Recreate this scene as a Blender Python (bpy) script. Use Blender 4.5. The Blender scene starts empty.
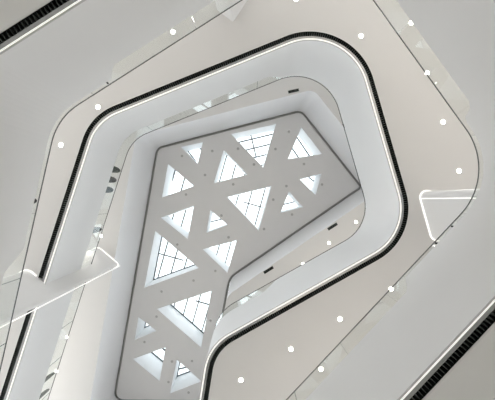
import bpy, bmesh, math
from mathutils import Vector
from mathutils.geometry import tessellate_polygon

S = bpy.context.scene
C = S.collection
CX, CY, F = 247.5, 200.0, 261.0        # image centre and focal length of the photograph's frame
EYE = 1.5                              # the camera stands this far above the atrium floor

# heights above the eye
H2 = 9.5                               # underside of the upper gallery
H1 = H2 * 0.487                        # underside of the lower gallery
R1 = H1 * 1.505                        # lower handrail
R2 = H2 * 1.30                         # upper handrail
H3 = H2 * 1.47                         # underside of the top slab
HC = H2 * 1.80                         # underside of the skylight ceiling
HG = HC + 1.65                         # skylight glass
D1, D2 = R1 - 1.1, R2 - 1.1            # gallery floors


def P(x, y, h):
    """plan position of a point of height h seen in the direction (x, y)"""
    return Vector(((x - CX) / F * h, (y - CY) / F * h))


def Z(h):
    return h + EYE


# ------------------------------------------------------------------ materials
def mat(name, col, rough=0.6, metal=0.0, spec=0.5, emit=0.0, ecol=None, noise=0.0, nscale=4.0, bump=0.0):
    m = bpy.data.materials.new(name)
    m.use_nodes = True
    nt = m.node_tree
    b = nt.nodes['Principled BSDF']
    b.inputs['Base Color'].default_value = (*col, 1)
    b.inputs['Roughness'].default_value = rough
    b.inputs['Metallic'].default_value = metal
    b.inputs['Specular IOR Level'].default_value = spec
    if emit:
        b.inputs['Emission Color'].default_value = (*(ecol or col), 1)
        b.inputs['Emission Strength'].default_value = emit
    if noise or bump:
        tc = nt.nodes.new('ShaderNodeTexCoord')
        n = nt.nodes.new('ShaderNodeTexNoise')
        n.inputs['Scale'].default_value = nscale
        n.inputs['Detail'].default_value = 3
        nt.links.new(tc.outputs['Object'], n.inputs['Vector'])
        if noise:
            mx = nt.nodes.new('ShaderNodeMix')
            mx.data_type = 'RGBA'
            mx.inputs['A'].default_value = (*[c * (1 - noise) for c in col], 1)
            mx.inputs['B'].default_value = (*[min(1, c * (1 + noise)) for c in col], 1)
            nt.links.new(n.outputs['Fac'], mx.inputs['Factor'])
            nt.links.new(mx.outputs['Result'], b.inputs['Base Color'])
        if bump:
            bp = nt.nodes.new('ShaderNodeBump')
            bp.inputs['Strength'].default_value = bump
            nt.links.new(n.outputs['Fac'], bp.inputs['Height'])
            nt.links.new(bp.outputs['Normal'], b.inputs['Normal'])
    return m


def glass_mat(name, tint, ior=1.45, rough=0.0):
    m = bpy.data.materials.new(name)
    m.use_nodes = True
    nt = m.node_tree
    nt.nodes.clear()
    out = nt.nodes.new('ShaderNodeOutputMaterial')
    mix = nt.nodes.new('ShaderNodeMixShader')
    fr = nt.nodes.new('ShaderNodeFresnel')
    # same reflectance on the way in and on the way out
    geo = nt.nodes.new('ShaderNodeNewGeometry')
    mr = nt.nodes.new('ShaderNodeMapRange')
    mr.inputs['To Min'].default_value = ior
    mr.inputs['To Max'].default_value = 1 / ior
    nt.links.new(geo.outputs['Backfacing'], mr.inputs['Value'])
    nt.links.new(mr.outputs['Result'], fr.inputs['IOR'])
    tr = nt.nodes.new('ShaderNodeBsdfTransparent')
    tr.inputs['Color'].default_value = (*tint, 1)
    gl = nt.nodes.new('ShaderNodeBsdfGlossy')
    gl.inputs['Roughness'].default_value = rough
    gl.inputs['Color'].default_value = (0.95, 0.97, 0.97, 1)
    nt.links.new(fr.outputs['Fac'], mix.inputs['Fac'])
    nt.links.new(tr.outputs[0], mix.inputs[1])
    nt.links.new(gl.outputs[0], mix.inputs[2])
    nt.links.new(mix.outputs[0], out.inputs['Surface'])
    return m


M = {}
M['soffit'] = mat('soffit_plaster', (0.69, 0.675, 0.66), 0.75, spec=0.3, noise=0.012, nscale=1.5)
M['low_soffit_lifted'] = mat('low_ceiling_plaster_lifted', (0.79, 0.78, 0.76), 0.75, spec=0.3, noise=0.012, nscale=1.5)  # soffit plaster, its colour lightened in place of light on the lower ceiling
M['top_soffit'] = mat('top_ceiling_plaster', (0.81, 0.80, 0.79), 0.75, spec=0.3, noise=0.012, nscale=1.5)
M['fascia'] = mat('fascia_paint', (0.805, 0.81, 0.815), 0.55, spec=0.35, noise=0.012, nscale=1.2)
M['fascia_shaded'] = mat('fascia_paint_shaded', (0.74, 0.73, 0.72), 0.55, spec=0.35, noise=0.015, nscale=1.2)  # same fascia paint, with the lower level's dimmer light put into its colour
M['well'] = mat('well_paint', (0.84, 0.845, 0.86), 0.6, spec=0.3, noise=0.01)
M['ceiling'] = mat('ceiling_panel', (0.79, 0.78, 0.775), 0.8, spec=0.2, noise=0.015, nscale=2)
M['reveal'] = mat('reveal_paint', (0.92, 0.93, 0.94), 0.6)
M['floor'] = mat('pale_stone_floor', (0.74, 0.72, 0.685), 0.5, noise=0.04, nscale=0.8)
M['deck'] = mat('gallery_floor', (0.78, 0.76, 0.73), 0.5, noise=0.04, nscale=0.8)
M['gap'] = mat('shadow_gap_grey', (0.46, 0.46, 0.45), 0.7)
M['dark'] = mat('black_metal', (0.012, 0.014, 0.013), 0.6, spec=0.2)
M['slat'] = mat('dark_slat', (0.075, 0.088, 0.082), 0.45, metal=0.3)
M['mirror'] = mat('polished_metal', (0.42, 0.43, 0.43), 0.10, metal=1.0)
M['lip'] = mat('pale_trim', (0.72, 0.72, 0.70), 0.35)
M['rail'] = mat('handrail_steel', (0.10, 0.10, 0.10), 0.4, metal=0.4)
M['steel'] = mat('brushed_steel', (0.45, 0.46, 0.47), 0.3, metal=1.0)
M['led'] = mat('led_strip', (0.35, 0.35, 0.34), 0.5, emit=0.76, ecol=(1.0, 0.98, 0.92))
M['edge_led'] = mat('column_led', (0.4, 0.4, 0.39), 0.5, emit=0.9, ecol=(1.0, 0.985, 0.95))
M['lamp'] = mat('downlight_lens', (1, 1, 1), 0.4, emit=9.0, ecol=(1.0, 0.95, 0.86))
M['ring'] = mat('downlight_trim', (0.85, 0.85, 0.84), 0.4)
M['spot'] = mat('spotlight_grey', (0.50, 0.49, 0.48), 0.6)
M['bar'] = mat('glazing_bar_grey', (0.13, 0.15, 0.165), 0.45)
M['glass'] = glass_mat('balustrade_glass', (0.965, 0.975, 0.965))
M['glass_edge'] = mat('glass_edge', (0.22, 0.27, 0.25), 0.2)
M['pane'] = glass_mat('skylight_glass', (0.86, 0.88, 0.88), ior=1.3)
M['column'] = mat('column_plaster', (0.73, 0.72, 0.71), 0.6, noise=0.01)
M['green'] = mat('dark_green_fabric', (0.012, 0.032, 0.022), 0.9, noise=0.2, nscale=30)
M['brown'] = mat('dark_brown_fabric', (0.009, 0.008, 0.006), 0.9, noise=0.2, nscale=30)
M['blue'] = mat('dark_blue_fabric', (0.016, 0.032, 0.044), 0.9, noise=0.2, nscale=30)
M['black'] = mat('black_fabric', (0.010, 0.012, 0.011), 0.9, noise=0.2, nscale=30)


# ------------------------------------------------------------------ mesh helpers
def obj(name, bm, m, parent=None, smooth=False):
    me = bpy.data.meshes.new(name)
    bmesh.ops.recalc_face_normals(bm, faces=bm.faces)
    if smooth:
        for f in bm.faces:
            f.smooth = True
    bm.to_mesh(me)
    bm.free()
    for x in (m if isinstance(m, (list, tuple)) else [m]):
        me.materials.append(x)
    o = bpy.data.objects.new(name, me)
    C.objects.link(o)
    if parent:
        o.parent = parent
        o.matrix_parent_inverse.identity()
        o.location = -Vector(parent.location)
        if parent.parent:
            o.location -= Vector(parent.parent.location)
    return o


def tag(o, label=None, cat=None, group=None, kind=None):
    for k, v in (('label', label), ('category', cat), ('group', group), ('kind', kind)):
        if v:
            o[k] = v
    return o


def thing(name, loc, label, cat, group=None):
    o = bpy.data.objects.new(name, None)
    o.location = loc
    o.empty_display_size = 0.1
    C.objects.link(o)
    return tag(o, label, cat, group)


def local(name, bm, m, parent, smooth=False):
    """a part whose mesh is already in its thing's own coordinates"""
    o = obj(name, bm, m, None, smooth)
    o.parent = parent
    return o


def area(ps):
    return 0.5 * sum(a.x * b.y - b.x * a.y for a, b in zip(ps, ps[1:] + ps[:1]))


def loop(corners, radii, off=0.0, step=0.16):
    """rounded polygon, moved outward by off; list of Vector 2D. The same index always lies on the same
    corner or side, so loops of equal corners and different off pair up point by point."""
    n = len(corners)
    sg = 1 if area(corners) > 0 else -1

    def geo(o):
        res = []
        lines = []
        for i in range(n):
            a, b = corners[i], corners[(i + 1) % n]
            d = (b - a).normalized()
            nn = Vector((d.y, -d.x)) * sg
            lines.append((a + nn * o, d))
        for i in range(n):
            (p, d), (q, e) = lines[i - 1], lines[i]
            cr = d.x * e.y - d.y * e.x
            t = ((q - p).x * e.y - (q - p).y * e.x) / cr
            v = p + d * t
            r = radii[i] + (o if cr * sg > 0 else -o)
            r = max(r, 0.01)
            ang = math.acos(max(-1, min(1, d.dot(e))))
            tr = r * math.tan(ang / 2)
            s0 = v - d * tr
            s1 = v + e * tr
            s = 1 if cr > 0 else -1
            cen = s0 + Vector((-d.y, d.x)) * s * r
            res.append((s0, s1, cen, r, ang, s))
        return res
    base, g = geo(0.0), geo(off)
    out = []
    for i in range(n):
        s0, s1, cen, r, ang, s = g[i]
        na = max(4, int(base[i][4] * max(base[i][3], 0.2) / step * 1.5), int(base[i][4] / 0.12))
        w = s0 - cen
        for k in range(na + 1):
            a = s * ang * k / na
            out.append(cen + Vector((w.x * math.cos(a) - w.y * math.sin(a), w.x * math.sin(a) + w.y * math.cos(a))))
        nx = g[(i + 1) % n][0]
        L = (base[(i + 1) % n][0] - base[i][1]).length
        ns = max(1, int(L / step))
        for k in range(1, ns):
            out.append(s1.lerp(nx, k / ns))
    return out


def strip(bm, A, za, B, zb, mi=0):
    """closed ribbon between loops A at za and B at zb (za/zb number or list)"""
    n = len(A)
    fa = za if isinstance(za, list) else [za] * n
    fb = zb if isinstance(zb, list) else [zb] * n
    va = [bm.verts.new((A[i].x, A[i].y, fa[i])) for i in range(n)]
    vb = [bm.verts.new((B[i].x, B[i].y, fb[i])) for i in range(n)]
    for i in range(n):
        j = (i + 1) % n
        f = bm.faces.new((va[i], va[j], vb[j], vb[i]))
        f.material_index = mi


def plate(bm, outer, holes, z):
    """flat face with holes"""
    rings = [outer] + holes
    polys = [[Vector((p.x, p.y, 0)) for p in r] for r in rings]
    flat = [bm.verts.new((p.x, p.y, z)) for r in rings for p in r]
    for t in tessellate_polygon(polys):
        try:
            bm.faces.new([flat[i] for i in t])
        except ValueError:
            pass


def prism(bm, ps, z0, z1, cap0=True, cap1=True):
    a = [bm.verts.new((p.x, p.y, z0)) for p in ps]
    b = [bm.verts.new((p.x, p.y, z1)) for p in ps]
    n = len(ps)
    for i in range(n):
        j = (i + 1) % n
        bm.faces.new((a[i], a[j], b[j], b[i]))
    if cap0:
        bm.faces.new(a[::-1])
    if cap1:
        bm.faces.new(b)


def box(bm, c, sx, sy, sz, ang=0.0):
    u = Vector((math.cos(ang), math.sin(ang), 0))
    v = Vector((-u.y, u.x, 0))
    c = Vector(c)
    vs = [bm.verts.new(c + u * (sx / 2 * i) + v * (sy / 2 * j) + Vector((0, 0, sz / 2 * k)))
          for k in (-1, 1) for i, j in ((-1, -1), (1, -1), (1, 1), (-1, 1))]
    for q in ((3, 2, 1, 0), (4, 5, 6, 7), (0, 1, 5, 4), (1, 2, 6, 5), (2, 3, 7, 6), (3, 0, 4, 7)):
        bm.faces.new([vs[i] for i in q])


def lathe(bm, prof, seg=20, c=(0, 0, 0)):
    c = Vector(c)
    rings = []
    for r, z in prof:
        if r < 1e-6:
            rings.append([bm.verts.new(c + Vector((0, 0, z)))])
        else:
            rings.append([bm.verts.new(c + Vector((r * math.cos(2 * math.pi * k / seg), r * math.sin(2 * math.pi * k / seg), z))) for k in range(seg)])
    for a, b in zip(rings, rings[1:]):
        for k in range(seg):
            l = (k + 1) % seg
            if len(a) == 1 and len(b) == 1:
                continue
            if len(a) == 1:
                bm.faces.new((a[0], b[k], b[l]))
            elif len(b) == 1:
                bm.faces.new((a[k], a[l], b[0]))
            else:
                bm.faces.new((a[k], a[l], b[l], b[k]))


def tube(bm, A, z, r, seg=8):
    """closed round bar along loop A"""
    n = len(A)
    rings = []
    for i in range(n):
        t = (A[(i + 1) % n] - A[i - 1]).normalized()
        nn = Vector((t.y, -t.x))
        rings.append([bm.verts.new((A[i].x + nn.x * r * math.cos(2 * math.pi * k / seg), A[i].y + nn.y * r * math.cos(2 * math.pi * k / seg), z + r * math.sin(2 * math.pi * k / seg))) for k in range(seg)])
    for i in range(n):
        a, b = rings[i], rings[(i + 1) % n]
        for k in range(seg):
            l = (k + 1) % seg
            bm.faces.new((a[k], a[l], b[l], b[k]))


# ------------------------------------------------------------------ plan of the three openings
def corners(rows, h):
    k = h / F
    return [P(x, y, h) for x, y, r in rows], [r * k for x, y, r in rows]


LOW, LOW_R = corners([(58.2, 118.7, 60), (331.7, -56, 60), (497, 174, 66), (205, 485, 70), (175, 640, 40), (-60, 640, 50)], R1)
UPP, UPP_R = corners([(97.4, 122, 45), (347.4, 20.6, 57), (408.7, 232.7, 50), (207.8, 345.2, 50), (180, 520, 30), (-30, 518, 40)], H2)
WELL, WELL_R = corners([(156.3, 147.3, 9), (301.5, 109.5, 10), (362.9, 187.3, 4), (231, 278, 14), (206, 402.5, 8), (112.6, 401.5, 9)], HC)

BIG = 17.0
BLOCK_WALL_H = 4.3  # height of the added ground walls, chosen for the daylight let in above
EAST, WEST, SOUTH = 22.0, -15.5, 20.0  # unseen slab edges, placed per side to set how much daylight gets in
OUT = [Vector(p) for p in ((WEST, -BIG), (EAST, -BIG), (EAST, SOUTH), (WEST, SOUTH))]


def sm(x, a, b):
    t = max(0, min(1, (x - a) / (b - a)))
    return t


def deep_low(x, y):
    """1 where the lower balustrade's glass reaches far down, in directions of the handrail"""
    if y < 100 and x < 331 and x < 120 + 400:          # upper side of the opening
        if x < 340 and y < 112 - 0.0 and x - 0 < 331:
            return sm(x, 117.5, 121.5) if y > -60 and x < 331 else 1
    if x >= 331 and y < 150 and x < 500:               # right side
        return 1 - sm(y, 113, 121)
    if x > 300 and y >= 150:
        return sm(400 - x, 400 - 401, 400 - 395)
    if x < 120:
        return sm(y, 249, 266)
    return 1


def deep_upp(x, y):
    if x < 160:
        return 1
    if y < 150:
        return 1 - sm(x, 268, 282)
    if x < 300:
        return 1 - sm(x, 262, 276) if y < 330 else 1
    return 0


# ------------------------------------------------------------------ the setting
bm = bmesh.new()
plate(bm, [Vector(p) for p in ((-26, -26), (26, -26), (26, 26), (-26, 26))], [], 0)
tag(obj('floor', bm, M['floor']), kind='structure')

W_MIR, W_SLOT, W_LIP = 0.085, 0.165, 0.035


def gallery(nm, W_LED, cs, rs, h, hr, deck, ratio, deep, fascia_mat, label_words):
    W_ALL = W_LED + W_MIR + W_SLOT
    lp = loop(cs, rs)
    n = len(lp)
    # how far down the glass reaches at each point of the edge
    top = []
    for p in lp:
        x, y = p.x / hr * F + CX, p.y / hr * F + CY
        t = deep(x, y)
        top.append(Z(hr / (ratio[0] + (ratio[1] - ratio[0]) * t)))
    back = loop(cs, rs, 0.05)
    bm = bmesh.new()
    strip(bm, lp, Z(h), lp, top)
    strip(bm, lp, top, back, top)
    strip(bm, back, top, back, Z(deck))
    tag(obj('wall_%s_fascia' % nm, bm, fascia_mat), kind='structure')
    # floor of the gallery
    bm = bmesh.new()
    plate(bm, OUT, [back], Z(deck))
    tag(obj('floor_%s_gallery' % nm, bm, M['deck']), kind='structure')
    # underside
    o3 = loop(cs, rs, W_ALL)
    o4 = loop(cs, rs, W_ALL + W_LIP)
    bm = bmesh.new()
    plate(bm, OUT, [o3], Z(h))
    strip(bm, o3, Z(h), o3, Z(h) + 0.26)
    tag(obj('ceiling_%s_gallery' % nm, bm, M['low_soffit_lifted'] if nm == 'lower' else M['soffit']), kind='structure')
    # lit edge
    o1 = loop(cs, rs, W_LED)
    a = loop(cs, rs, 0.012)
    bm = bmesh.new()
    strip(bm, a, Z(h) - 0.004, o1, Z(h) - 0.004)
    strip(bm, a, Z(h) - 0.004, a, Z(h) + 0.03)
    strip(bm, o1, Z(h) - 0.004, o1, Z(h) + 0.03)
    strip(bm, a, Z(h) + 0.03, o1, Z(h) + 0.03)
    t = thing('light_strip', (lp[0].x, lp[0].y, Z(h)), label_words['led'], 'light', None)
    obj('diffuser', bm, M['led'], t)
    e0 = loop(cs, rs, -0.012)
    bm = bmesh.new()
    strip(bm, e0, Z(h) - 0.008, a, Z(h) - 0.008)
    strip(bm, e0, Z(h) - 0.008, e0, Z(h) + 0.012)
    strip(bm, a, Z(h) - 0.008, a, Z(h) + 0.012)
    obj('edge_trim', bm, M['spot'], t)
    # black air slot with its slats
    o2 = loop(cs, rs, W_LED + W_MIR)
    t = thing('linear_air_grille', (o3[0].x, o3[0].y, Z(h)), label_words['grille'], 'grille')
    bm = bmesh.new()
    strip(bm, o1, Z(h), o2, Z(h))
    strip(bm, o2, Z(h), o2, Z(h) + 0.05)
    obj('polished_strip', bm, M['mirror'], t)
    bm = bmesh.new()
    e = loop(cs, rs, W_ALL - 0.004)
    e2 = loop(cs, rs, W_LED + W_MIR + 0.004)
    strip(bm, e, Z(h) + 0.002, e, Z(h) + 0.25)
    strip(bm, e, Z(h) + 0.25, e2, Z(h) + 0.25)
    strip(bm, e2, Z(h) + 0.25, e2, Z(h) + 0.002)
    hs = obj('housing', bm, M['dark'], t)
    bm = bmesh.new()
    strip(bm, o3, Z(h) - 0.006, o4, Z(h) - 0.006)
    strip(bm, o3, Z(h) - 0.006, o3, Z(h) + 0.02)
    strip(bm, o4, Z(h) - 0.006, o4, Z(h) + 0.0)
    obj('outer_trim', bm, M['lip'], t)
    bm = bmesh.new()
    mid = [(p + q) / 2 for p, q in zip(e, e2)]
    cum, acc = 0.0, 0.0
    for i in range(n):
        p, q = mid[i], mid[(i + 1) % n]
        L = (q - p).length
        d = (q - p).normalized()
        while acc < cum + L:
            c = p + d * (acc - cum)
            if abs(c.x) < 12 and abs(c.y) < 12:
                box(bm, (c.x, c.y, Z(h) + 0.075), 0.014, W_SLOT - 0.01, 0.11, math.atan2(d.y, d.x))
            acc += 0.08
        cum += L
    obj('louvre', bm, M['slat'], hs)
    # balustrade
    t = thing('balustrade', (lp[0].x, lp[0].y, top[0]), label_words['rail'], 'balustrade')
    rl = loop(cs, rs, 0.03)
    bm = bmesh.new()
    tube(bm, rl, Z(hr), 0.014 if nm == 'lower' else 0.017)
    obj('handrail', bm, M['rail'], t, True)
    gi, go = loop(cs, rs, 0.022), loop(cs, rs, 0.038)
    start, cum = 0, 0.0
    pans = []
    for i in range(1, n + 1):
        cum += (lp[i % n] - lp[i - 1]).length
        if cum > 1.62 or i == n:
            pans.append((start, i))
            start, cum = i, 0.0
    for s, e in pans:
        idx = [k % n for k in range(s, e + 1)]
        if not any(abs(lp[k].x) / hr * F < 275 and abs(lp[k].y) / hr * F < 228 for k in idx):
            continue
        A = [gi[k].copy() for k in idx]
        B = [go[k].copy() for k in idx]
        for L in (A, B):
            L[0] += (L[1] - L[0]).normalized() * 0.006
            L[-1] += (L[-2] - L[-1]).normalized() * 0.006
        zb = [top[k] + 0.001 for k in idx]
        bm = bmesh.new()
        zt = Z(hr) - 0.012
        rows = [[bm.verts.new((p.x, p.y, z)) for p, z in zip(L, zz)] for L, zz in ((A, zb), (A, [zt] * len(A)), (B, [zt] * len(A)), (B, zb))]
        for r in range(4):
            u, v = rows[r], rows[(r + 1) % 4]
            for k in range(len(A) - 1):
                f = bm.faces.new((u[k], u[k + 1], v[k + 1], v[k]))
                f.material_index = 1 if r in (1, 3) else 0
        for k in (0, -1):
            f = bm.faces.new([rows[r][k] for r in range(4)])
            f.material_index = 1
        obj('glass_panel', bm, [M['glass'], M['glass_edge']], t)
    return lp, top, t


lp1, top1, bal1 = gallery('lower', 0.052, LOW, LOW_R, H1, R1, D1, (1.025, 1.090), deep_low, M['fascia_shaded'], {
    'led': 'bright thin light line around the outermost, lowest gallery edge, cut off by the photo corners',
    'grille': 'dark ribbed air slot along the lowest gallery edge in the photo corners',
    'rail': 'outer glass balustrade with thin dark handrail on the shaded lower gallery'})
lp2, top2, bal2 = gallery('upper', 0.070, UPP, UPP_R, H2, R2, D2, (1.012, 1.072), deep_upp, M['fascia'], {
    'led': 'bright thin light line around the bottom edge of the white upper gallery band',
    'grille': 'black curved air slot ringing the white upper gallery band',
    'rail': 'inner glass balustrade with thin dark handrail on the white upper gallery'})


def clamp(x, y, hr, bal, h=0.10):
    p = P(x, y, hr)
    bm = bmesh.new()
    box(bm, (p.x, p.y, Z(hr) - h), 0.045, 0.045, 0.05, math.atan2(p.y, p.x))
    obj('clamp', bm, M['dark'], bal)


# unseen ground storey walls, added to cut the daylight on the lower levels
for nm, x, y, lx, ly in (('unseen_north', (EAST + WEST) / 2, -BIG, EAST - WEST, 0.2), ('unseen_south', (EAST + WEST) / 2, SOUTH, EAST - WEST, 0.2), ('unseen_west', WEST, (SOUTH - BIG) / 2, 0.2, SOUTH + BIG), ('unseen_east', EAST, (SOUTH - BIG) / 2, 0.2, SOUTH + BIG)):
    bm = bmesh.new()
    box(bm, (x, y, BLOCK_WALL_H / 2), lx, ly, BLOCK_WALL_H)          # a wall with a high band of daylight above it
    tag(obj('wall_' + nm, bm, M['fascia_shaded']), kind='structure')

clamp(110.5, 85.5, R1, bal1, 0.16)
clamp(449, 226, R1, bal1, 0.12)
clamp(433, 242.5, R1, bal1, 0.12)

# top slab, well and skylight ceiling
well0 = loop(WELL, WELL_R)
bm = bmesh.new()
plate(bm, OUT, [well0], Z(H3))
tag(obj('ceiling_top_gallery', bm, M['top_soffit']), kind='structure')
bm = bmesh.new()
strip(bm, well0, Z(H3), well0, Z(HG) + 0.3)
tag(obj('wall_skylight_well', bm, M['well']), kind='structure')
win = loop(WELL, WELL_R, -0.15)
bm = bmesh.new()
gap = loop(WELL, WELL_R, -0.008)
strip(bm, gap, Z(HC), gap, Z(HC) + 0.15)
strip(bm, gap, Z(HC) + 0.15, win, Z(HC) + 0.15)
strip(bm, win, Z(HC) + 0.15, win, Z(HC))
tag(obj('trim_shadow_gap', bm, M['gap']), kind='structure')

# steep and rising bar directions seen in the photograph
ST, RI, DG = Vector((-0.27, 0.963)), Vector((0.972, -0.235)), Vector((0.56, 0.83))
SKY = [
    # corners, bar direction, spacing, phase, crossing bar (fraction or None), label
    ([(231, 134), (276, 124), (263.3, 167.5)], RI, 0.66, 0.45, (0.45, 0.0, 0.7), 'large triangular skylight at the top middle of the grey ceiling, pointing down'),
    ([(223.8, 150), (247.5, 174.5), (213.8, 183)], ST, 0.80, 0.30, None, 'triangular skylight pointing up, just below and left of the large top middle one'),
    ([(301.5, 127.3), (322, 154), (288, 159)], DG, 0.72, 0.40, None, 'triangular skylight nearest the upper right rounded ceiling corner'),
    ([(181, 147), (203, 142), (197.5, 164)], Vector((0.62, 0.78)), 0.80, 0.55, None, 'small triangular skylight nearest the upper left ceiling corner, pointing down'),
    ([(168, 164), (193.8, 186), (162, 197.5)], ST, 0.80, 0.40, None, 'triangular skylight hugging the left ceiling edge, uppermost of those there, pointing up'),
    ([(193.8, 205.6), (161, 217.7), (187.7, 239)], ST, 0.75, 0.30, None, 'triangular skylight pointing down, directly above the large left one'),
    ([(210.3, 210), (227.7, 225), (206.3, 233)], RI, 0.62, 0.35, None, 'small triangular skylight in the middle of the ceiling, pointing up'),
    ([(226.6, 197), (271.4, 186), (258.7, 230.8)], ST, 0.86, 0.30, (0.5, 0.02, 0.6), 'large triangular skylight in the centre of the ceiling, pointing down'),
    ([(289, 191.6), (303, 207), (280.5, 213)], RI, 0.60, 0.35, None, 'small triangular skylight right of the large central one, pointing up'),
    ([(299.5, 179), (321.6, 173.5), (315.6, 195)], Vector((0.80, 0.60)), 0.75, 0.5, None, 'small triangular skylight closest to the right tip of the ceiling, pointing down'),
    ([(202.9, 249.3), (236.5, 240.4), (227.3, 273)], ST, 0.75, 0.45, None, 'triangular skylight beside the inward ceiling corner, pointing down'),
    ([(155.3, 231), (198.7, 268), (144.3, 287.8)], ST, 0.82, 0.42, (0.48, 0.35, 0.97), 'large triangular skylight at the left of the ceiling with a dark frame, pointing up'),
    ([(211.4, 291), (157, 309), (201, 347.5)], ST, 0.80, 0.35, (0.42, 0.0, 0.45), 'largest lower triangular skylight with a dark lower frame, pointing down'),
    ([(138.5, 317), (156.5, 331), (134.6, 340)], ST, 0.80, 0.7, None, 'smallest skylight, by the lower left ceiling edge'),
    ([(165.5, 347.5), (133, 359), (159.5, 381)], Vector((0.80, 0.60)), 0.8, 0.5, None, 'triangular skylight near the lower left ceiling corner, pointing down, mostly deep white reveal'),
    ([(176.6, 359.5), (201.5, 381.4), (170, 393.4)], RI, 0.62, 0.5, None, 'lowest triangular skylight, beside the dark curved gallery edge, pointing up'),
]


def clip_line(tri, p, d):
    """the stretch of the line p + t d inside the triangle"""
    t0, t1 = -1e9, 1e9
    s = 1 if area(tri) > 0 else -1
    for a, b in zip(tri, tri[1:] + tri[:1]):
        e = b - a
        n = Vector((-e.y, e.x)) * s
        den, num = n.dot(d), n.dot(a - p)
        if abs(den) < 1e-9:
            if num > 0:
                return None
        elif den > 0:
            t0 = max(t0, num / den)
        else:
            t1 = min(t1, num / den)
    return (p + d * t0, p + d * t1) if t1 - t0 > 0.12 else None


holes = []
for vs, d, sp, ph, cross, label in SKY:
    tri = [P(x, y, HC) for x, y in vs]
    holes.append(tri)
    c = sum(tri, Vector((0, 0))) / 3
    t = thing('skylight', (c.x, c.y, Z(HC)), label, 'skylight', 'triangular skylights')
    bm = bmesh.new()
    prism(bm, tri, Z(HC), Z(HG) + 0.1, False, False)
    obj('reveal', bm, M['reveal'], t)
    ins = [p + (c - p).normalized() * 0.02 for p in tri]
    bm = bmesh.new()
    prism(bm, ins, Z(HG), Z(HG) + 0.03)
    obj('pane', bm, M['pane'], t)
    d = d.normalized()
    nn = Vector((-d.y, d.x))
    vals = [nn.dot(p) for p in tri]
    q = min(vals) + sp * ph
    while q < max(vals) - 0.05:
        seg = clip_line(tri, nn * q, d)
        if seg:
            a, b = seg
            m = (a + b) / 2
            bm = bmesh.new()
            box(bm, (m.x, m.y, Z(HG) - 0.05), (b - a).length, 0.085, 0.09, math.atan2(d.y, d.x))
            obj('glazing_bar', bm, M['bar'], t)
        q += sp
    if cross:
        at, f0, f1 = cross
        du = [d.dot(p) for p in tri]
        seg = clip_line(tri, d * (min(du) + (max(du) - min(du)) * at), nn)
        if seg:
            a, b = seg[0].lerp(seg[1], f0), seg[0].lerp(seg[1], f1)
            m = (a + b) / 2
            bm = bmesh.new()
            box(bm, (m.x, m.y, Z(HG) - 0.048), (b - a).length, 0.08, 0.08, math.atan2(nn.y, nn.x))
            obj('glazing_bar', bm, M['bar'], t)
    if any(k in label for k in ('dark', 'smallest', 'mostly', 'lowest')):      # the frame shows round these panes
        bm = bmesh.new()
        s = 1 if area(tri) > 0 else -1
        inner = []
        for i in range(3):
            p, e, g = tri[i], (tri[i] - tri[i - 1]).normalized(), (tri[(i + 1) % 3] - tri[i]).normalized()
            bis = (g - e).normalized()
            inner.append(p + bis * (0.065 / max(0.2, abs(bis.dot(Vector((-e.y, e.x)))))))
        strip(bm, tri, Z(HG) - 0.09, inner, Z(HG) - 0.09)
        strip(bm, inner, Z(HG) - 0.09, inner, Z(HG) - 0.002)
        strip(bm, inner, Z(HG) - 0.002, tri, Z(HG) - 0.002)
        obj('frame', bm, M['bar'], t)

bm = bmesh.new()
plate(bm, win, holes, Z(HC))
tag(obj('ceiling_skylight', bm, M['ceiling']), kind='structure')

# ------------------------------------------------------------------ columns
def inside(p, poly):
    r = False
    for a, b in zip(poly, poly[1:] + poly[:1]):
        if (a.y > p.y) != (b.y > p.y) and p.x < (b.x - a.x) * (p.y - a.y) / (b.y - a.y) + a.x:
            r = not r
    return r


def column(poly, rad, h, label, arris=None, cove=None):
    cs = [P(x, y, H2) for x, y in poly]
    pr = loop(cs, [r * H2 / F for r in rad], 0, 0.3)
    c = sum(cs, Vector((0, 0))) / len(cs)
    t = thing('column', (c.x, c.y, 0), label, 'column', 'rounded triangular columns')
    bm = bmesh.new()
    prism(bm, pr, 0, Z(h), True, True)
    obj('shaft', bm, M['column'], t, False)
    if arris:
        p = P(*arris, H2)
        bm = bmesh.new()
        lathe(bm, [(0.0, 0.0), (0.017, 0.0), (0.017, Z(h) - 0.03), (0, Z(h) - 0.03)], 10, (p.x, p.y, 0))
        obj('edge_light', bm, M['edge_led'], t)
    for hh in (cove or []):
        rr = [r * H2 / F for r in rad]
        o, i = loop(cs, rr, 0.05, 0.1), loop(cs, rr, 0.004, 0.1)
        edge = loop(UPP, UPP_R, 0.070 + W_MIR + W_SLOT + W_LIP + 0.02)
        bm = bmesh.new()
        strip(bm, i, Z(hh) - 0.03, o, Z(hh) - 0.03)
        strip(bm, o, Z(hh) - 0.03, o, Z(hh))
        strip(bm, i, Z(hh) - 0.03, i, Z(hh))
        if hh == H2:                       # only where the column meets the ceiling, not in the open
            bmesh.ops.delete(bm, geom=[f for f in bm.faces if inside(f.calc_center_median(), edge)], context='FACES')
        obj('head_light', bm, M['edge_led'], t)


column([(61, 297), (24, 266), (2, 304)], [3, 9, 9], H3, 'white triangular column with lit edges rising past both galleries at the lower left', (60.2, 296.6), [H2, H3])
column([(418, 189), (434, 246), (478, 204)], [6, 7, 9], H2, 'white triangular column with glowing outline behind the right bend of the outer handrail', (420.5, 198.5), [H2])
column([(233, 22.5), (212, 6), (258, -16)], [2.5, 5, 5], H2, 'plain unlit white triangular column behind the upper edge of the outer handrail')

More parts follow.
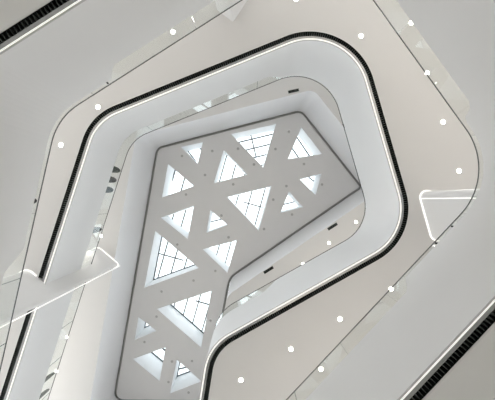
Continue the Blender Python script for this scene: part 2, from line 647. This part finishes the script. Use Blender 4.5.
# ------------------------------------------------------------------ lamps and fittings
def make_downlight(name):
    t = bpy.data.objects.new(name, None)
    bm = bmesh.new()
    lathe(bm, [(0.078, 0.02), (0.078, -0.004), (0.085, -0.008), (0.108, -0.008), (0.115, 0.0)], 28)
    local('trim_ring', bm, M['ring'], t, True)
    bm = bmesh.new()
    lathe(bm, [(0.0, -0.004), (0.077, -0.004), (0.077, 0.012), (0, 0.012)], 24)
    local('lamp', bm, M['lamp'], t)
    return t


def copy_tree(o, parent=None):
    c = o.copy()
    C.objects.link(c)
    if parent:
        c.parent = parent
    for ch in [x for x in bpy.data.objects if x.parent == o]:
        copy_tree(ch, c)
    return c


proto = make_downlight('downlight')
C.objects.link(proto)
DL = [
    (61, 145, H2, 'lit round downlight beside the left bend of the outer handrail'),
    (98, 107, H2, 'lit round downlight just above the upper left bend of the black curved slot'),
    (173, 32, H2, 'lit downlight seen through the upper glass of the outer balustrade'),
    (296, -1, H2, 'lit downlight cut by the top edge of the photo'),
    (361, 36, H2, 'lit downlight near the upper right bend of the black curved slot'),
    (411, 23, H2, 'topmost downlight seen through the right side glass of the outer balustrade'),
    (427, 73, H2, 'lit downlight at the dark handrail line on the upper right'),
    (443, 122, H2, 'lit downlight on the beige ceiling between upper right handrail and black slot'),
    (459, 171, H2, 'lit downlight above the glowing triangular column on the right'),
    (391, 289, H2, 'lit downlight beside the lower right handrail, last of the diagonal row'),
    (340, 319, H2, 'second downlight from the right in the diagonal row below the black slot'),
    (291, 349, H2, 'third downlight from the right in the diagonal row below the black slot'),
    (241, 380, H2, 'lowest left downlight of the diagonal row below the black slot'),
    (321, 369, H2, 'lit downlight seen through the lower right glass of the outer balustrade'),
    (1, 322, H2, 'lit downlight at the left photo edge, seen through glass near the lit column'),
    (101, 236, H3, 'lit downlight beside the left inner handrail above the lit column'),
    (67, 337, H3, 'lit downlight at the left inner handrail below the lit column'),
    (56.5, 371, H3, 'tiny lit downlight at the inner handrail beside dark green chairs'),
    (303, 264, H3, 'lit downlight touching the lower inner handrail, left of three'),
    (329, 243, H3, 'lit downlight in the middle of three along the lower inner handrail'),
    (356, 222, H3, 'lit downlight in the right bend of the inner handrail'),
]
for i, (x, y, h, label) in enumerate(DL):
    o = proto if i == 0 else copy_tree(proto)
    p = P(x, y, h)
    o.location = (p.x, p.y, Z(h))
    tag(o, label, 'downlight', 'round downlights')
    L = bpy.data.lights.new('downlight_beam', 'SPOT')
    L.energy = 130
    L.color = (1.0, 0.95, 0.88)
    L.spot_size = math.radians(120)
    L.spot_blend = 0.8
    L.shadow_soft_size = 0.07
    lo = bpy.data.objects.new('downlight_beam', L)
    lo.location = (p.x, p.y, Z(h) - 0.03)
    C.objects.link(lo)

# short black slots of the top ceiling
SL = [
    (293.5, 91, -0.22, 'short black slot diffuser above the upper right corner of the ceiling frame'),
    (346.5, 128, 0.95, 'short black slot diffuser at the right handrail of the inner opening'),
    (332.5, 226.5, -0.56, 'right one of the two short black slots on the lower top ceiling'),
    (268.5, 270, -0.56, 'left one of the two short black slots on the lower top ceiling'),
]
for x, y, a, label in SL:
    p = P(x, y, H3)
    t = thing('slot_diffuser', (p.x, p.y, Z(H3)), label, 'vent', 'short slot diffusers')
    bm = bmesh.new()
    for s in (-1, 1):
        box(bm, (0, s * 0.065, -0.006), 0.58, 0.02, 0.016)
        box(bm, (s * 0.28, 0, -0.006), 0.02, 0.11, 0.016)
    f = local('frame', bm, M['slat'], t)
    bm = bmesh.new()
    box(bm, (0, 0, -0.002), 0.54, 0.11, 0.006)
    g = local('slot', bm, M['dark'], t)
    bm = bmesh.new()
    box(bm, (0, 0, -0.008), 0.54, 0.015, 0.008)
    k = local('blade', bm, M['slat'], g)
    t.rotation_euler.z = a

SP = [
    (212.3, 151, 'between the two upper left skylights'), (238, 148.7, 'beside the left edge of the large top skylight'),
    (275.5, 149, 'right of the large top skylight'), (254, 164.4, 'below the large top skylight, left of its tip'),
    (205, 175, 'between two upward skylights on the left'), (233.2, 184.3, 'above the large central skylight'),
    (286.4, 186, 'left of the small skylight at the right tip'), (273.2, 199.6, 'right of the large central skylight'),
    (264, 229, 'right of the lower tip of the central skylight'), (221.4, 215.5, 'right of the small middle skylight'),
    (228.6, 237.3, 'above the skylight beside the inward corner'),
]
sp0 = bpy.data.objects.new('sprinkler_head', None)
C.objects.link(sp0)
bm = bmesh.new()
lathe(bm, [(0.0, -0.006), (0.075, -0.006), (0.09, 0.0)], 16)
rz = local('rosette', bm, M['spot'], sp0)
bm = bmesh.new()
lathe(bm, [(0.03, -0.005), (0.045, -0.03), (0.045, -0.07), (0.065, -0.075), (0.065, -0.085), (0, -0.085)], 12)
local('nozzle', bm, M['gap'], rz)
for i, (x, y, w) in enumerate(SP):
    o = sp0 if i == 0 else copy_tree(sp0)
    p = P(x, y, HC)
    o.location = (p.x, p.y, Z(HC))
    tag(o, 'small dark sprinkler head ' + w, 'sprinkler', 'sprinkler heads on the skylight ceiling')

PS = [
    (182, 156, 'below the small upper left skylight'), (304, 164, 'below the upper right skylight'),
    (322, 184.5, 'next to the right tip of the ceiling'), (289, 112.5 + 19, 'left of the upper right skylight'),
    (186, 194.5, 'between two skylights on the left edge'), (292, 214.5, 'below the small skylight right of centre'),
    (177.3, 244.5, 'below the tip of the left downward skylight'), (215.3, 271, 'left of the skylight by the inward corner'),
    (193.5, 280.5, 'just above the largest lower skylight'), (161.6, 291.5, 'below the large left skylight'),
    (156.5, 316.6, 'between smallest and largest lower skylight'), (144.5, 342, 'below the smallest skylight'),
    (172, 361.6, 'left of the lowest skylight tip'), (192, 361, 'right of the lowest skylight tip'),
    (210.5, 320.5, 'right of the largest lower skylight'), (168.5, 382, 'left of the lowest skylight'),
    (188.6, 392.5, 'below the lowest skylight'),
]
ps0 = bpy.data.objects.new('ceiling_spotlight', None)
C.objects.link(ps0)
bm = bmesh.new()
lathe(bm, [(0.085, 0.004), (0.09, -0.012), (0.12, -0.012), (0.13, 0.0)], 20)
local('trim_ring', bm, M['ceiling'], ps0, True)
bm = bmesh.new()
lathe(bm, [(0.0, -0.02), (0.05, -0.02), (0.082, -0.004), (0.082, 0.002), (0, 0.002)], 20)
local('lens', bm, M['spot'], ps0)
for i, (x, y, w) in enumerate(PS):
    o = ps0 if i == 0 else copy_tree(ps0)
    p = P(x, y, HC)
    o.location = (p.x, p.y, Z(HC))
    tag(o, 'faint grey unlit ceiling spotlight ' + w, 'spotlight', 'unlit spotlights on the skylight ceiling')

# ------------------------------------------------------------------ chairs standing against the glass
def chair(x, y, hr, deck, back_h, m, label, width=0.5):
    q = P(x, y, hr)
    lp, cs, rs = (lp1, LOW, LOW_R) if hr == R1 else (lp2, UPP, UPP_R)
    i = min(range(len(lp)), key=lambda k: (lp[k] - q).length)
    tdir = (lp[(i + 1) % len(lp)] - lp[i - 1]).normalized()
    nn = Vector((tdir.y, -tdir.x)) * (1 if area(cs) > 0 else -1)
    c = lp[i] + nn * 0.255
    t = thing('chair', (c.x, c.y, Z(deck)), label, 'chair', 'dark chairs against the balustrade glass')
    t.scale = (0.72, 0.72, 1)
    t.rotation_euler.z = math.atan2(-nn.y, -nn.x)     # +x of the chair faces the glass: its back
    bm = bmesh.new()
    lathe(bm, [(0, 0.36), (0.2, 0.37), (0.23, 0.41), (0.2, 0.45), (0, 0.46)], 20)
    local('seat', bm, m, t, True)
    # curved shell of the back, rounded at the top
    bm = bmesh.new()
    N, K = 14, 8
    g = [[], []]
    for s, r in enumerate((0.215, 0.245)):
        for a in range(N + 1):
            u = -1 + 2 * a / N
            th = u * math.radians(62) * width / 0.5
            topz = 0.40 + (back_h - 0.40) * math.sqrt(max(0.02, 1 - abs(u) ** 2.2))
            g[s].append([bm.verts.new((r * math.cos(th) + 0.03 * (k / K), r * math.sin(th), 0.38 + (topz - 0.38) * k / K)) for k in range(K + 1)])
    for s in (0, 1):
        for a in range(N):
            for k in range(K):
                bm.faces.new((g[s][a][k], g[s][a + 1][k], g[s][a + 1][k + 1], g[s][a][k + 1]))
    for a in range(N):
        for k in (0, K):
            bm.faces.new((g[0][a][k], g[0][a + 1][k], g[1][a + 1][k], g[1][a][k]))
    for a in (0, N):
        for k in range(K):
            bm.faces.new((g[0][a][k], g[0][a][k + 1], g[1][a][k + 1], g[1][a][k]))
    local('backrest', bm, m, t, True)
    for sx in (-1, 1):
        for sy in (-1, 1):
            bm = bmesh.new()
            lathe(bm, [(0, 0), (0.012, 0), (0.017, 0.38), (0, 0.38)], 8, (sx * 0.14, sy * 0.14, 0))
            local('leg', bm, M['steel'], t)


chair(117.5, 169, R2, D2, 1.07, M['green'], 'dark green chair back behind the left inner glass, topmost of three')
chair(114.6, 178.3, R2, D2, 1.0, M['brown'], 'blackish brown chair back between the green and the blue one')
chair(111.3, 188.2, R2, D2, 1.0, M['blue'], 'dark blue chair back behind the left inner glass, lowest of three')
chair(53.5, 371, R2, D2, 1.02, M['green'], 'dark green chair back behind the lower left inner glass, upper of two')
chair(49, 388, R2, D2, 1.02, M['green'], 'dark green chair back behind the lower left inner glass, lower of two')
chair(102.5, 230, R2, D2, 1.08, M['black'], 'black chair back at the inner handrail above the lit column')
chair(41.5, 203, R1, D1, 1.09, M['black'], 'black chair back at the left side of the outer handrail', 0.42)

# ------------------------------------------------------------------ daylight, camera, view
w = bpy.data.worlds.new('sky')
S.world = w
w.use_nodes = True
bg = w.node_tree.nodes['Background']
bg.inputs['Color'].default_value = (0.93, 0.97, 1.0, 1)
bg.inputs['Strength'].default_value = 3.0

cam = bpy.data.cameras.new('camera')
cam.sensor_width = 36
cam.lens = F / 495 * 36
co = bpy.data.objects.new('camera', cam)
co.location = (0, 0, EYE)
co.rotation_euler = (math.pi, 0, 0)
C.objects.link(co)
S.camera = co

S.cycles.max_bounces = 10
S.cycles.diffuse_bounces = 8
S.cycles.transparent_max_bounces = 16
S.view_settings.view_transform = 'Standard'
S.view_settings.look = 'None'
S.view_settings.gamma = 1
S.view_settings.exposure = 0.10
